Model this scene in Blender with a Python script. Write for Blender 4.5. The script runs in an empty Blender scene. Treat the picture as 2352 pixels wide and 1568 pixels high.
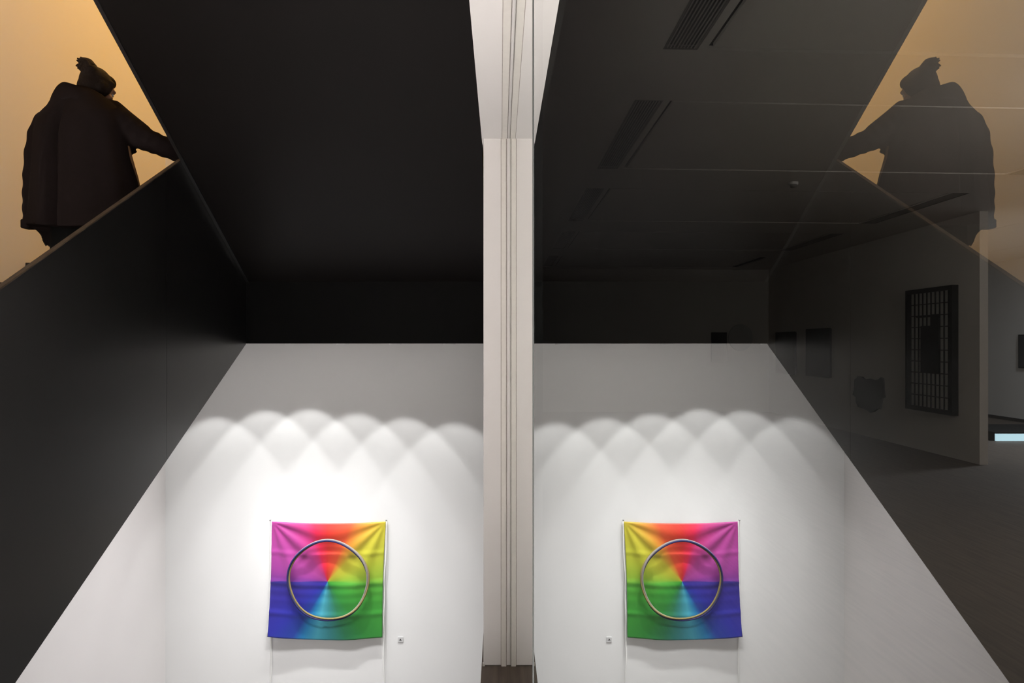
import bpy, bmesh, math, random
from mathutils import Vector, Matrix

random.seed(7)
sc = bpy.context.scene
C = sc.collection

# ------------------------------------------------------------------ camera
F = 1568.0            # focal length in pixels of the 2352 x 1568 frame
VX, HY = 1149.0, 790.0
cam_d = bpy.data.cameras.new('camera')
cam_d.sensor_width = 36.0
cam_d.lens = F / 2352.0 * 36.0
cam_d.shift_x = (1176.0 - VX) / 2352.0
cam_d.shift_y = (HY - 784.0) / 2352.0
cam_d.clip_start = 0.005
cam = bpy.data.objects.new('camera', cam_d)
cam.rotation_euler = (math.pi / 2, 0, 0)
C.objects.link(cam)
sc.camera = cam

# ------------------------------------------------------------------ world, colour
w = bpy.data.worlds.new('world'); sc.world = w
w.use_nodes = True
w.node_tree.nodes['Background'].inputs[0].default_value = (0.01, 0.01, 0.01, 1)
w.node_tree.nodes['Background'].inputs[1].default_value = 0.1
sc.view_settings.view_transform = 'Standard'
sc.view_settings.look = 'None'
sc.view_settings.gamma = 1.0
sc.view_settings.exposure = 0.0
sc.view_settings.use_curve_mapping = False
sc.cycles.max_bounces = 8
sc.cycles.diffuse_bounces = 4
sc.cycles.glossy_bounces = 4
sc.cycles.transparent_max_bounces = 12
sc.cycles.sample_clamp_indirect = 0.0
sc.cycles.use_denoising = True
sc.cycles.use_adaptive_sampling = True
sc.cycles.adaptive_threshold = 0.03

def area(name, loc, size, size_y, power, col, rot=(0, 0, 0), parent=None, spread=math.pi):
    d = bpy.data.lights.new(name, 'AREA')
    d.shape = 'RECTANGLE'; d.size = size; d.size_y = size_y
    d.energy = power; d.color = col; d.spread = spread
    o = bpy.data.objects.new(name, d)
    o.location = loc; o.rotation_euler = rot
    C.objects.link(o)
    if parent: o.parent = parent
    return o

WASH_POWER = 35.0
STAIR_LAMP = (74.0, (1.0, 0.52, 0.09))
LOBBY_LAMP = (520.0, (1.0, 0.975, 0.975))
LOWER_FILL = (50.0, (1.0, 0.985, 0.99))
UPPER_LAMP = (4.0, (1.0, 0.86, 0.80))
GALLERY_FILL = (84.0, (1.0, 0.90, 0.82))
ROOM_LAMP = (90.0, (0.86, 0.92, 1.0))

# ------------------------------------------------------------------ materials
def new_mat(name):
    m = bpy.data.materials.new(name); m.use_nodes = True
    nt = m.node_tree
    return m, nt, nt.nodes['Principled BSDF']

def paint(name, col, rough=0.6, var=0.06, scale=3.0, bump=0.0, bscale=200.0, spec=0.3, metallic=0.0):
    m, nt, b = new_mat(name)
    tc = nt.nodes.new('ShaderNodeTexCoord')
    n = nt.nodes.new('ShaderNodeTexNoise'); n.inputs['Scale'].default_value = scale; n.inputs['Detail'].default_value = 4
    nt.links.new(tc.outputs['Object'], n.inputs['Vector'])
    mx = nt.nodes.new('ShaderNodeMix'); mx.data_type = 'RGBA'
    c0 = [max(0, c * (1 - var)) for c in col]; c1 = [min(1, c * (1 + var)) for c in col]
    mx.inputs['A'].default_value = (*c0, 1); mx.inputs['B'].default_value = (*c1, 1)
    nt.links.new(n.outputs['Fac'], mx.inputs['Factor'])
    nt.links.new(mx.outputs['Result'], b.inputs['Base Color'])
    b.inputs['Roughness'].default_value = rough
    b.inputs['Specular IOR Level'].default_value = spec
    b.inputs['Metallic'].default_value = metallic
    if bump:
        n2 = nt.nodes.new('ShaderNodeTexNoise'); n2.inputs['Scale'].default_value = bscale; n2.inputs['Detail'].default_value = 3
        nt.links.new(tc.outputs['Object'], n2.inputs['Vector'])
        bp = nt.nodes.new('ShaderNodeBump'); bp.inputs['Strength'].default_value = bump; bp.inputs['Distance'].default_value = 0.004
        nt.links.new(n2.outputs['Fac'], bp.inputs['Height'])
        nt.links.new(bp.outputs['Normal'], b.inputs['Normal'])
    return m

def wood(name, c0, c1, rough=0.4, along='Y'):
    m, nt, b = new_mat(name)
    tc = nt.nodes.new('ShaderNodeTexCoord')
    mp = nt.nodes.new('ShaderNodeMapping')
    mp.inputs['Scale'].default_value = (12, 0.8, 12) if along == 'Y' else (0.8, 12, 12)
    n = nt.nodes.new('ShaderNodeTexNoise'); n.inputs['Scale'].default_value = 3; n.inputs['Detail'].default_value = 6
    r = nt.nodes.new('ShaderNodeValToRGB')
    r.color_ramp.elements[0].position = 0.35; r.color_ramp.elements[0].color = (*c0, 1)
    r.color_ramp.elements[1].position = 0.65; r.color_ramp.elements[1].color = (*c1, 1)
    nt.links.new(tc.outputs['Object'], mp.inputs['Vector']); nt.links.new(mp.outputs['Vector'], n.inputs['Vector'])
    nt.links.new(n.outputs['Fac'], r.inputs['Fac']); nt.links.new(r.outputs['Color'], b.inputs['Base Color'])
    b.inputs['Roughness'].default_value = rough
    return m

def emit(name, col, strength):
    m, nt, b = new_mat(name)
    b.inputs['Base Color'].default_value = (*[c * 0.5 for c in col], 1)
    b.inputs['Emission Color'].default_value = (*col, 1)
    b.inputs['Emission Strength'].default_value = strength
    return m

def glass_mat(name, surfaces=6.5):
    # insulating glass: several reflecting surfaces, real Fresnel reflectance
    m = bpy.data.materials.new(name); m.use_nodes = True
    nt = m.node_tree; nt.nodes.clear()
    out = nt.nodes.new('ShaderNodeOutputMaterial')
    fr = nt.nodes.new('ShaderNodeFresnel')
    ge = nt.nodes.new('ShaderNodeNewGeometry')          # the pane reflects alike from both rooms
    io = nt.nodes.new('ShaderNodeMath'); io.operation = 'MULTIPLY_ADD'; io.inputs[1].default_value = 1 / 1.52 - 1.52; io.inputs[2].default_value = 1.52
    nt.links.new(ge.outputs['Backfacing'], io.inputs[0]); nt.links.new(io.outputs[0], fr.inputs['IOR'])
    k = nt.nodes.new('ShaderNodeMath'); k.operation = 'MULTIPLY'; k.inputs[1].default_value = surfaces
    d1 = nt.nodes.new('ShaderNodeMath'); d1.operation = 'MULTIPLY_ADD'; d1.inputs[1].default_value = surfaces - 1; d1.inputs[2].default_value = 1
    dv = nt.nodes.new('ShaderNodeMath'); dv.operation = 'DIVIDE'; dv.use_clamp = True
    nt.links.new(fr.outputs[0], k.inputs[0]); nt.links.new(fr.outputs[0], d1.inputs[0])
    nt.links.new(k.outputs[0], dv.inputs[0]); nt.links.new(d1.outputs[0], dv.inputs[1])
    tr = nt.nodes.new('ShaderNodeBsdfTransparent'); tr.inputs[0].default_value = (0.90, 0.93, 0.91, 1)
    gl = nt.nodes.new('ShaderNodeBsdfGlossy'); gl.inputs['Roughness'].default_value = 0.0
    gl.inputs['Color'].default_value = (0.97, 0.98, 0.97, 1)
    mx = nt.nodes.new('ShaderNodeMixShader')
    nt.links.new(dv.outputs[0], mx.inputs[0]); nt.links.new(tr.outputs[0], mx.inputs[1]); nt.links.new(gl.outputs[0], mx.inputs[2])
    nt.links.new(mx.outputs[0], out.inputs[0])
    return m

def clear_mat(name):
    m = bpy.data.materials.new(name); m.use_nodes = True
    nt = m.node_tree; nt.nodes.clear()
    out = nt.nodes.new('ShaderNodeOutputMaterial')
    tr = nt.nodes.new('ShaderNodeBsdfTransparent'); tr.inputs[0].default_value = (0.985, 0.99, 0.985, 1)
    nt.links.new(tr.outputs[0], out.inputs[0])
    return m

def flag_mat():
    m, nt, b = new_mat('rainbow_cloth')
    tc = nt.nodes.new('ShaderNodeTexCoord')
    sp = nt.nodes.new('ShaderNodeSeparateXYZ'); nt.links.new(tc.outputs['Object'], sp.inputs[0])
    at2 = nt.nodes.new('ShaderNodeMath'); at2.operation = 'ARCTAN2'
    nt.links.new(sp.outputs['Z'], at2.inputs[0]); nt.links.new(sp.outputs['X'], at2.inputs[1])
    ma = nt.nodes.new('ShaderNodeMath'); ma.operation = 'MULTIPLY_ADD'
    ma.inputs[1].default_value = 1 / (2 * math.pi); ma.inputs[2].default_value = 0.5
    nt.links.new(at2.outputs[0], ma.inputs[0])
    r = nt.nodes.new('ShaderNodeValToRGB'); nt.links.new(ma.outputs[0], r.inputs['Fac'])
    def lin(c): return tuple(((x / 255) / 12.92 if x / 255 <= 0.04045 else ((x / 255 + 0.055) / 1.055) ** 2.4) for x in c)
    stops = [(-180, (52, 38, 150)), (-160, (55, 45, 178)), (-138, (44, 50, 190)), (-122, (28, 70, 180)), (-114, (20, 140, 205)),
             (-101, (80, 190, 215)), (-88, (60, 160, 165)), (-72, (45, 145, 95)), (-55, (50, 160, 60)), (-25, (70, 182, 58)),
             (-4, (95, 190, 60)), (4, (165, 208, 60)), (24, (212, 220, 62)), (44, (235, 222, 66)), (57, (255, 168, 58)),
             (68, (255, 95, 50)), (90, (250, 52, 45)), (104, (255, 30, 85)), (113, (225, 55, 135)), (128, (208, 70, 165)),
             (150, (212, 82, 186)), (168, (185, 70, 178)), (180, (130, 52, 165))]
    cr = r.color_ramp
    while len(cr.elements) < len(stops): cr.elements.new(0.5)
    for e, (a, c) in zip(cr.elements, stops):
        e.position = (a + 180) / 360.0
    for e, (a, c) in zip(cr.elements, stops):
        e.color = (*[0.62 * x for x in lin(c)], 1)
    nt.links.new(r.outputs['Color'], b.inputs['Base Color'])
    b.inputs['Roughness'].default_value = 0.55
    b.inputs['Sheen Weight'].default_value = 0.1
    return m

M = {
    'white': paint('white_wall_paint', (0.80, 0.80, 0.795), 0.7, 0.015, 1.2, 0.03, 300),
    'wall_left': paint('stairwell_wall_paint', (0.80, 0.775, 0.765), 0.7, 0.02, 1.0, 0.03, 300),
    'column': paint('column_paint', (0.76, 0.745, 0.735), 0.6, 0.02, 2.0, 0.02, 300),
    'dark': paint('charcoal_stair_paint', (0.0045, 0.0039, 0.0039), 0.33, 0.06, 1.5, 0.02, 250, 0.85),
    'soffit': paint('charcoal_soffit_paint', (0.0060, 0.0048, 0.0045), 0.42, 0.05, 1.2, 0.02, 250, 0.16),
    'header': paint('charcoal_landing_paint', (0.0042, 0.0041, 0.0041), 0.55, 0.05, 1.2, 0.02, 250, 0.05),
    'tread': paint('dark_stone_tread', (0.030, 0.026, 0.024), 0.5, 0.15, 20, 0.03, 200),
    'cap': wood('bronze_rail_cap', (0.055, 0.036, 0.020), (0.085, 0.058, 0.035), 0.85),
    'floor': wood('brown_wood_floor', (0.075, 0.045, 0.028), (0.12, 0.078, 0.05), 0.35),
    'gfloor': wood('gallery_wood_floor', (0.12, 0.095, 0.078), (0.17, 0.135, 0.11), 0.75),
    'lobbyfloor': paint('pale_stone_floor', (0.62, 0.59, 0.56), 0.5, 0.05, 2.0),
    'lowfloor': paint('pale_grey_floor', (0.40, 0.39, 0.38), 0.5, 0.06, 2.0),
    'gwall': paint('gallery_wall_paint', (0.72, 0.69, 0.66), 0.75, 0.03, 1.0),
    'gceil': paint('gallery_ceiling_paint', (0.66, 0.63, 0.60), 0.7, 0.03, 0.8),
    'gap': paint('shadow_gap_black', (0.012, 0.012, 0.012), 0.9, 0.1),
    'vent': paint('vent_grey_metal', (0.20, 0.195, 0.185), 0.5, 0.05),
    'slat': paint('vent_slat_metal', (0.42, 0.41, 0.39), 0.5, 0.05),
    'glass': glass_mat('insulating_glass'),
    'clear': clear_mat('glass_core'),
    'gasket': paint('white_glazing_bead', (0.72, 0.70, 0.66), 0.5, 0.05, 30),
    'seam': paint('dark_bead_seam', (0.36, 0.33, 0.30), 0.8, 0.3, 60),
    'joint': paint('grey_silicone_joint', (0.03, 0.032, 0.03), 0.6, 0.05),
    'flag': flag_mat(),
    'cord': paint('white_ribbon', (0.82, 0.82, 0.80), 0.6, 0.02),
    'metal': paint('brushed_steel', (0.5, 0.5, 0.5), 0.35, 0.05, metallic=1.0),
    'hoop_g': paint('hoop_grey_tape', (0.24, 0.22, 0.21), 0.75, 0.05),
    'hoop_n': paint('hoop_navy_tape', (0.02, 0.022, 0.10), 0.75, 0.05),
    'hoop_y': paint('hoop_yellow_tape', (0.25, 0.20, 0.08), 0.75, 0.05),
    'card': paint('label_card', (0.62, 0.62, 0.62), 0.6, 0.02),
    'ink': paint('label_ink', (0.10, 0.10, 0.10), 0.7, 0.02),
    'lampwhite': paint('lamp_trim_white', (0.8, 0.8, 0.8), 0.5, 0.01),
    'lens': emit('lamp_lens', (1.0, 0.97, 0.92), 14.0),
    'diffuser': emit('lamp_diffuser', (1.0, 0.95, 0.88), 1.5),
    'warmdiff': emit('warm_lamp_diffuser', (1.0, 0.72, 0.38), 4.0),
    'black': paint('matte_black', (0.012, 0.012, 0.012), 0.6, 0.1),
    'darkart': paint('charcoal_canvas', (0.06, 0.06, 0.062), 0.7, 0.1, 4),
    'artback': paint('art_white_board', (0.62, 0.60, 0.58), 0.7, 0.03),
    'paledisc': paint('pale_disc_paint', (0.55, 0.55, 0.55), 0.7, 0.05),
    'lightbox': emit('lightbox_cyan_white', (0.62, 0.88, 1.0), 1.1),
    'skin': paint('skin', (0.34, 0.20, 0.14), 0.5, 0.05, 10),
    'coat': paint('dark_brown_wool', (0.0150, 0.0108, 0.0104), 0.95, 0.15, 40, 0.12, 260, 0.03),
    'lit_lining': paint('lamplit_coat_edge', (0.15, 0.08, 0.035), 0.8, 0.2, 40),  # warm lamp light on the coat edge is put into this colour
    'hair': paint('dark_brown_hair', (0.013, 0.008, 0.006), 0.7, 0.3, 30, 0.4, 120, 0.12),
    'trousers': paint('black_trousers', (0.005, 0.005, 0.005), 0.9, 0.2, 40, spec=0.05),
    'shoe': paint('black_shoe_leather', (0.015, 0.014, 0.013), 0.4, 0.1),
}

for k_ in ('lens', 'diffuser', 'warmdiff'):      # their lamps carry the light; the faces only glow
    M[k_].cycles.emission_sampling = 'NONE'
M['dark'].node_tree.nodes['Principled BSDF'].inputs['IOR'].default_value = 1.8

# ------------------------------------------------------------------ mesh helpers
def box(bm, x0, x1, y0, y1, z0, z1):
    v = [bm.verts.new(p) for p in ((x0, y0, z0), (x1, y0, z0), (x1, y1, z0), (x0, y1, z0), (x0, y0, z1), (x1, y0, z1), (x1, y1, z1), (x0, y1, z1))]
    for f in ((3, 2, 1, 0), (4, 5, 6, 7), (0, 1, 5, 4), (1, 2, 6, 5), (2, 3, 7, 6), (3, 0, 4, 7)):
        bm.faces.new([v[i] for i in f])

def prism(bm, poly, axis, a, b):
    """poly: 2-D outline; axis 'X' -> outline is (y,z); 'Z' -> (x,y); 'Y' -> (x,z)"""
    def P(p, t):
        return {'X': (t, p[0], p[1]), 'Y': (p[0], t, p[1]), 'Z': (p[0], p[1], t)}[axis]
    va = [bm.verts.new(P(p, a)) for p in poly]; vb = [bm.verts.new(P(p, b)) for p in poly]
    bm.faces.new(va); bm.faces.new(vb[::-1])
    n = len(poly)
    for i in range(n):
        bm.faces.new((va[i], vb[i], vb[(i + 1) % n], va[(i + 1) % n]))

def obj(name, bm, mat, parent=None, smooth=False, bevel=0.0, loc=None):
    bmesh.ops.recalc_face_normals(bm, faces=bm.faces[:])
    me = bpy.data.meshes.new(name); bm.to_mesh(me); bm.free()
    if loc is not None:
        me.transform(Matrix.Translation(-Vector(loc)))
    for m in (mat if isinstance(mat, (list, tuple)) else [mat]): me.materials.append(m)
    if smooth:
        for p in me.polygons: p.use_smooth = True
    o = bpy.data.objects.new(name, me); C.objects.link(o)
    if loc is not None: o.location = loc
    if parent is not None:
        o.parent = parent
        if loc is None: o.location = -Vector(parent.location)
        else: o.location = Vector(loc) - Vector(parent.location)
    if bevel:
        md = o.modifiers.new('bevel', 'BEVEL'); md.width = bevel; md.segments = 2; md.limit_method = 'ANGLE'
    return o

def sub(o, part):
    """hang a part one level deeper, under another part of the same thing"""
    loc = o.location.copy(); o.parent = part; o.location = loc - part.location
    return o

def bxo(name, ext, mat, parent=None, bevel=0.0):
    bm = bmesh.new(); box(bm, *ext)
    return obj(name, bm, mat, parent, bevel=bevel)

def tag(o, label, cat, group=None):
    o['label'] = label; o['category'] = cat
    if group: o['group'] = group
    return o

def struct(o, label, cat):
    o['kind'] = 'structure'; o['label'] = label; o['category'] = cat
    return o

def thing(name, loc, label, cat, group=None):
    o = bpy.data.objects.new(name, None); C.objects.link(o)
    o.location = loc; o.empty_display_size = 0.1
    return tag(o, label, cat, group)

def tube(bm, pts, rad, seg=12, cap=True):
    """rounded tube through pts; rad is a radius or one per point"""
    pts = [Vector(p) for p in pts]
    rs = rad if isinstance(rad, (list, tuple)) else [rad] * len(pts)
    rings = []
    up = Vector((0, 0, 1))
    prev = None
    for i, p in enumerate(pts):
        t = (pts[min(i + 1, len(pts) - 1)] - pts[max(i - 1, 0)]).normalized()
        if prev is None:
            a = t.cross(up)
            if a.length < 1e-3: a = t.cross(Vector((1, 0, 0)))
            a.normalize()
        else:
            a = (prev - t * prev.dot(t)).normalized()
        prev = a
        b = t.cross(a)
        rings.append([bm.verts.new(p + (a * math.cos(k * 2 * math.pi / seg) + b * math.sin(k * 2 * math.pi / seg)) * rs[i]) for k in range(seg)])
    for i in range(len(rings) - 1):
        for k in range(seg):
            bm.faces.new((rings[i][k], rings[i][(k + 1) % seg], rings[i + 1][(k + 1) % seg], rings[i + 1][k]))
    if cap:
        bm.faces.new(rings[0][::-1]); bm.faces.new(rings[-1])

def ball(bm, c, r, seg=16, rings=10, rot=None):
    m = Matrix.Translation(Vector(c)) @ (rot.to_4x4() if rot else Matrix.Identity(4)) @ Matrix.Diagonal((r[0], r[1], r[2], 1)) if isinstance(r, (tuple, list)) else Matrix.Translation(Vector(c)) @ Matrix.Diagonal((r, r, r, 1))
    bmesh.ops.create_uvsphere(bm, u_segments=seg, v_segments=rings, radius=1, matrix=m)

def limb(bm, pts, rs, n=6):
    """a chain of tapered segments with balls at the joints"""
    for i in range(len(pts) - 1):
        tube(bm, [pts[i], pts[i + 1]], [rs[i], rs[i + 1]], 14)
    for p, r in zip(pts, rs): ball(bm, p, r, 14, 8)

def remesh(o, voxel, smooth_it=4):
    md = o.modifiers.new('remesh', 'REMESH'); md.mode = 'VOXEL'; md.voxel_size = voxel; md.use_smooth_shade = True
    if smooth_it:
        s = o.modifiers.new('smooth', 'SMOOTH'); s.iterations = smooth_it; s.factor = 0.5

def at(px, py, Y):
    return Vector(((px - VX) / F * Y, Y, (HY - py) / F * Y))

# ------------------------------------------------------------------ levels
XL = -3.3            # left wall of the stairwell
XP = -1.8            # face of the stair parapet
XG = 0.045           # glass
YB = 6.73            # flag wall
YC = 3.65            # face of the column
YH = 4.833           # landing front edge
ZF = -1.72           # floor of the gallery level
ZL = -4.3            # floor of the level below
ZLAND = 0.566
ZCEIL = 1.895        # gallery ceiling
ZTOP = 5.0

# ------------------------------------------------------------------ stairwell shell
bm = bmesh.new(); box(bm, XL - 0.2, XL, -4, YB + 0.2, ZL, ZTOP)
struct(obj('wall_left', bm, M['wall_left']), 'tall white stairwell wall behind the person and under the stair', 'wall')
bm = bmesh.new(); box(bm, XL, -0.10, YB, YB + 0.2, ZL, ZTOP)
struct(obj('wall_back', bm, M['white']), 'white wall washed by scalloped light, with the flag on it', 'wall')
bm = bmesh.new(); box(bm, -0.085, 0.21, YC + 0.02, 17.4, ZL, ZTOP)
struct(obj('wall_right', bm, M['column']), 'white partition wall running on behind the column', 'wall')
bm = bmesh.new(); box(bm, XL, -0.10, 0.6, 0.8, ZL, ZF - 0.25)
struct(obj('wall_front', bm, M['white']), 'white wall under the viewer’s floor, facing the flag wall', 'wall')
bm = bmesh.new(); box(bm, XL - 0.2, 12.0, -4.2, -4.0, ZF - 0.25, ZTOP)
struct(obj('wall_rear', bm, M['gwall']), 'plain wall far behind the viewer', 'wall')
bm = bmesh.new(); box(bm, XL, -0.085, 0.8, YB, ZL - 0.2, ZL)
struct(obj('floor_lower', bm, M['lowfloor']), 'pale grey floor of the level below the flag', 'floor')
bm = bmesh.new(); box(bm, XL, -0.10, -4, 0.8, ZF - 0.25, ZF)
struct(obj('floor_upper', bm, M['lobbyfloor']), 'pale stone floor at the foot of the stair', 'floor')
bm = bmesh.new(); box(bm, XL, 0.21, -4, YB, ZTOP, ZTOP + 0.1)
struct(obj('ceiling_stairwell', bm, M['white']), 'white ceiling high over the stairwell', 'ceiling')
bm = bmesh.new(); box(bm, XL, -0.11, -4, 0.75, 2.55, 2.9)
struct(obj('ceiling_lobby', bm, M['white']), 'white ceiling over the foot of the stair', 'ceiling')

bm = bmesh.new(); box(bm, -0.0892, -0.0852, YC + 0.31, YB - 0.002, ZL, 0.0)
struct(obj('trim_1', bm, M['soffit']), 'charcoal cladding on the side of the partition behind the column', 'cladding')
# column at the end of the glass
col = thing('column', (0.06, YC, ZF), 'slim white column where the glass wall ends', 'column')
col['kind'] = 'structure'
bxo('shaft', (-0.0897, 0.205, YC, YC + 0.3, ZF + 0.004, 1.0995), M['column'], col, 0.002)
# thin white end foot
bxo('foot', (-0.0945, -0.082, YC - 0.004, YC + 0.02, ZF - 0.012, ZF + 0.012), M['gasket'], col)

# bulkhead above the glass
bm = bmesh.new(); box(bm, -0.0995, 0.212, -4, YC + 0.32, 1.10, ZTOP)
struct(obj('bulkhead', bm, M['column'], bevel=0.002), 'white bulkhead that runs over the top of the glass wall', 'bulkhead')

# ------------------------------------------------------------------ stairs
RISE, RUN, Y0 = 0.163, 0.281, 4.743
def z_top(y): return 0.1958 + 0.6015 * (y - 2.456)
def z_bot(y): return -1.257 + 0.5467 * (y - 2.534)
st = thing('stair_flight', (-2.5, 0.81, ZF), 'charcoal stair flight with solid parapet that the person climbs', 'stairs')
st['kind'] = 'structure'
for ya_, yb_ in ((0.75, 3.684), (3.6865, YH)):
    bm = bmesh.new()
    prism(bm, [(ya_, max(z_bot(ya_), ZF - .6)), (yb_, z_bot(yb_)), (yb_, z_top(yb_)), (ya_, z_top(ya_))], 'X', XP - 0.02, XP)
    obj('parapet_plate', bm, M['dark'], st)
bm = bmesh.new()
prism(bm, [(0.75, z_top(0.75)), (YH, z_top(YH)), (YH, z_top(YH) + 0.006), (0.75, z_top(0.75) + 0.006)], 'X', XP - 0.021, XP + 0.001)
obj('rail_cap', bm, M['cap'], st)
# sloping waist slab
bm = bmesh.new()
prism(bm, [(0.82, ZF - 0.25), (YH, z_bot(YH) + 0.02), (YH, ZLAND - 0.26), (0.82, ZF)], 'X', XL + 0.002, XP - 0.022)
obj('waist_slab', bm, M['dark'], st)
tread_me = None
for k in range(1, 15):
    y1 = Y0 - RUN * (k - 1); z = ZLAND - RISE * k
    if tread_me is None:
        bm = bmesh.new(); box(bm, XL + 0.002, XP - 0.022, -RUN - 0.015, 0, -RISE, 0)
        o = obj('tread', bm, M['tread'], None, bevel=0.004); tread_me = o.data
    else:
        o = bpy.data.objects.new('tread', tread_me); C.objects.link(o)
        md = o.modifiers.new('bevel', 'BEVEL'); md.width = 0.004; md.segments = 2
    o.parent = st; o.location = Vector((0, y1, z)) - Vector(st.location)

ld = thing('stair_landing', (-1.7, YH, 0), 'charcoal landing slab above the lit flag wall', 'landing')
ld['kind'] = 'structure'
bxo('slab', (XL + 0.002, -0.101, YH, YB - 0.002, 0.03, ZLAND), M['header'], ld)
bxo('top_nosing', (XL + 0.002, XP - 0.022, Y0, YH, ZLAND - 0.16, ZLAND), M['tread'], ld)
bxo('underside', (XL + 0.002, -0.101, YH + 0.012, YB - 0.002, 0.006, 0.03), M['white'], ld)
bxo('edge_beam', (XP - 0.03, -0.101, YH, YH + 0.012, 0.004, 0.03), M['header'], ld)

uf = thing('stair_flight', (-0.95, YH, 0.44), 'charcoal sloping underside of the upper stair flight overhead', 'stairs')
uf['kind'] = 'structure'
def z_sof(y): return 1.5225 - 0.5957 * (y - 3.022)
bm = bmesh.new()
prism(bm, [(0.76, z_sof(0.76)), (YH + 0.1, z_sof(YH + 0.1)), (YH + 0.1, z_sof(YH + 0.1) + 0.35), (0.76, z_sof(0.76) + 0.35)], 'X', XP + 0.0205, -0.1015)
obj('soffit', bm, M['soffit'], uf)
bm = bmesh.new()   # thin edge strip along the soffit
prism(bm, [(0.76, z_sof(0.76) - 0.006), (YH, z_sof(YH) - 0.006), (YH, z_sof(YH) + 1.15), (0.76, z_sof(0.76) + 1.15)], 'X', XP + 0.001, XP + 0.02)
obj('side_parapet', bm, M['dark'], uf)

# ------------------------------------------------------------------ glass wall
gw = thing('window_1', (XG, 0, ZF), 'tall glass wall that mirrors the stairwell beside the white column', 'glass wall')
gw['kind'] = 'structure'
def pane(y0, y1):
    bm = bmesh.new(); box(bm, XG, XG + 0.012, y0, y1, ZF + 0.002, 1.099)
    bmesh.ops.recalc_face_normals(bm, faces=bm.faces[:])
    o = obj('pane', bm, [M['clear'], M['glass']], gw)
    for p in o.data.polygons:
        if p.normal.x < -0.9: p.material_index = 1
    return o
pane(0.945, YC - 0.002); pane(-3.9, 0.915)
bxo('silicone_joint', (XG - 0.0005, XG + 0.012, 0.916, 0.944, ZF + 0.002, 1.099), M['joint'], gw)
g = bxo('glazing_bead', (0.006, 0.032, YC - 0.006, YC + 0.001, ZF - 0.01, 1.098), M['gasket'], gw, 0.002)
for xs in (0.003, 0.0325):
    bxo('bead_seam', (xs, xs + 0.0028, YC - 0.0035, YC + 0.001, ZF + 0.004, 1.098), M['seam'], gw)
bxo('top_bead', (0.010, 0.036, 0.3, YC - 0.007, 1.094, 1.101), M['gasket'], gw)
for xs in (0.0075, 0.0365):
    bxo('bead_seam', (xs, xs + 0.0022, 0.3, YC - 0.007, 1.0965, 1.101), M['seam'], gw)

# ------------------------------------------------------------------ gallery behind the glass
bm = bmesh.new(); box(bm, -0.10, 12.0, -4, 18.2, ZF - 0.25, ZF)
struct(obj('floor_gallery', bm, M['gfloor']), 'dark wooden gallery floor beyond the glass', 'floor')
bm = bmesh.new(); box(bm, 6.84, 6.96, 9.74, 17.4, ZF, ZCEIL)
struct(obj('wall_gallery_right', bm, M['gwall']), 'dim gallery wall hung with the lattice artwork', 'wall')
bm = bmesh.new(); box(bm, 0.21, 5.19, 17.3, 17.5, ZF, ZCEIL); box(bm, 5.19, 6.84, 17.4, 17.5, ZF, ZCEIL)
struct(obj('wall_gallery_far', bm, M['gwall']), 'dark far end wall of the gallery', 'wall')
bm = bmesh.new(); box(bm, 11.5, 11.7, -4, 18.2, ZF, 2.0)
struct(obj('wall_next_room', bm, M['gwall']), 'blue-grey wall of the room beyond the gallery', 'wall')
bm = bmesh.new(); box(bm, 6.96, 11.5, 18.0, 18.2, ZF, 2.0)
struct(obj('wall_next_far', bm, M['gwall']), 'end wall of the room beyond the gallery', 'wall')
bxo('baseboard_next_room', (11.47, 11.5, 8, 18.0, ZF, ZF + 0.07), M['dark'])
struct(bpy.data.objects['baseboard_next_room'], 'dark baseboard along the blue-grey wall', 'baseboard')

ce = thing('ceiling', (3.0, 6.0, ZCEIL), 'gallery ceiling of wide panels with dark shadow gaps', 'ceiling')
ce['kind'] = 'structure'
SK = 0.055
def skew(x, y): return (x, y + SK * (x - 1.3))
def slab(name, x0, x1, y0, y1, mat=None, z0=ZCEIL, z1=ZCEIL + 0.03):
    bm = bmesh.new()
    prism(bm, [skew(x0, y0), skew(x1, y0), skew(x1, y1), skew(x0, y1)], 'Z', z0, z1)
    return obj(name, bm, mat or M['gceil'], ce)
bays = [(2.3, 4.40), (5.315, 7.39), (8.32, 10.5), (11.47, 13.6), (14.65, 16.8)]
XV0, XV1, XS, XE = 1.045, 1.268, 1.325, 5.62
slab('backing', 0.2, 11.6, -3.8, 17.4, M['gap'], ZCEIL + 0.06, ZCEIL + 0.09)
slab('side_strip', 0.213, XV0, -3.7, 17.4)
slab('side_strip', 5.90, 8.12, -4.1, 17.1); slab('side_strip', 8.14, 10.06, -4.1, 17.0); slab('side_strip', 10.08, 11.5, -4.2, 17.0)
prev = -3.7
for b0, b1 in bays:
    slab('cross_band', XV0, 5.90, prev, b0); prev = b1
    slab('edge_strip', XV1 + 0.003, XS, b0, b1)
    slab('ceiling_panel', XS + 0.036, XE, b0 + 0.04, b1 - 0.04, z0=ZCEIL + 0.004)
    slab('edge_strip', XE + 0.02, XE + 0.06, b0, b1)
slab('cross_band', XV0, 5.90, prev, 17.3)

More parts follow.
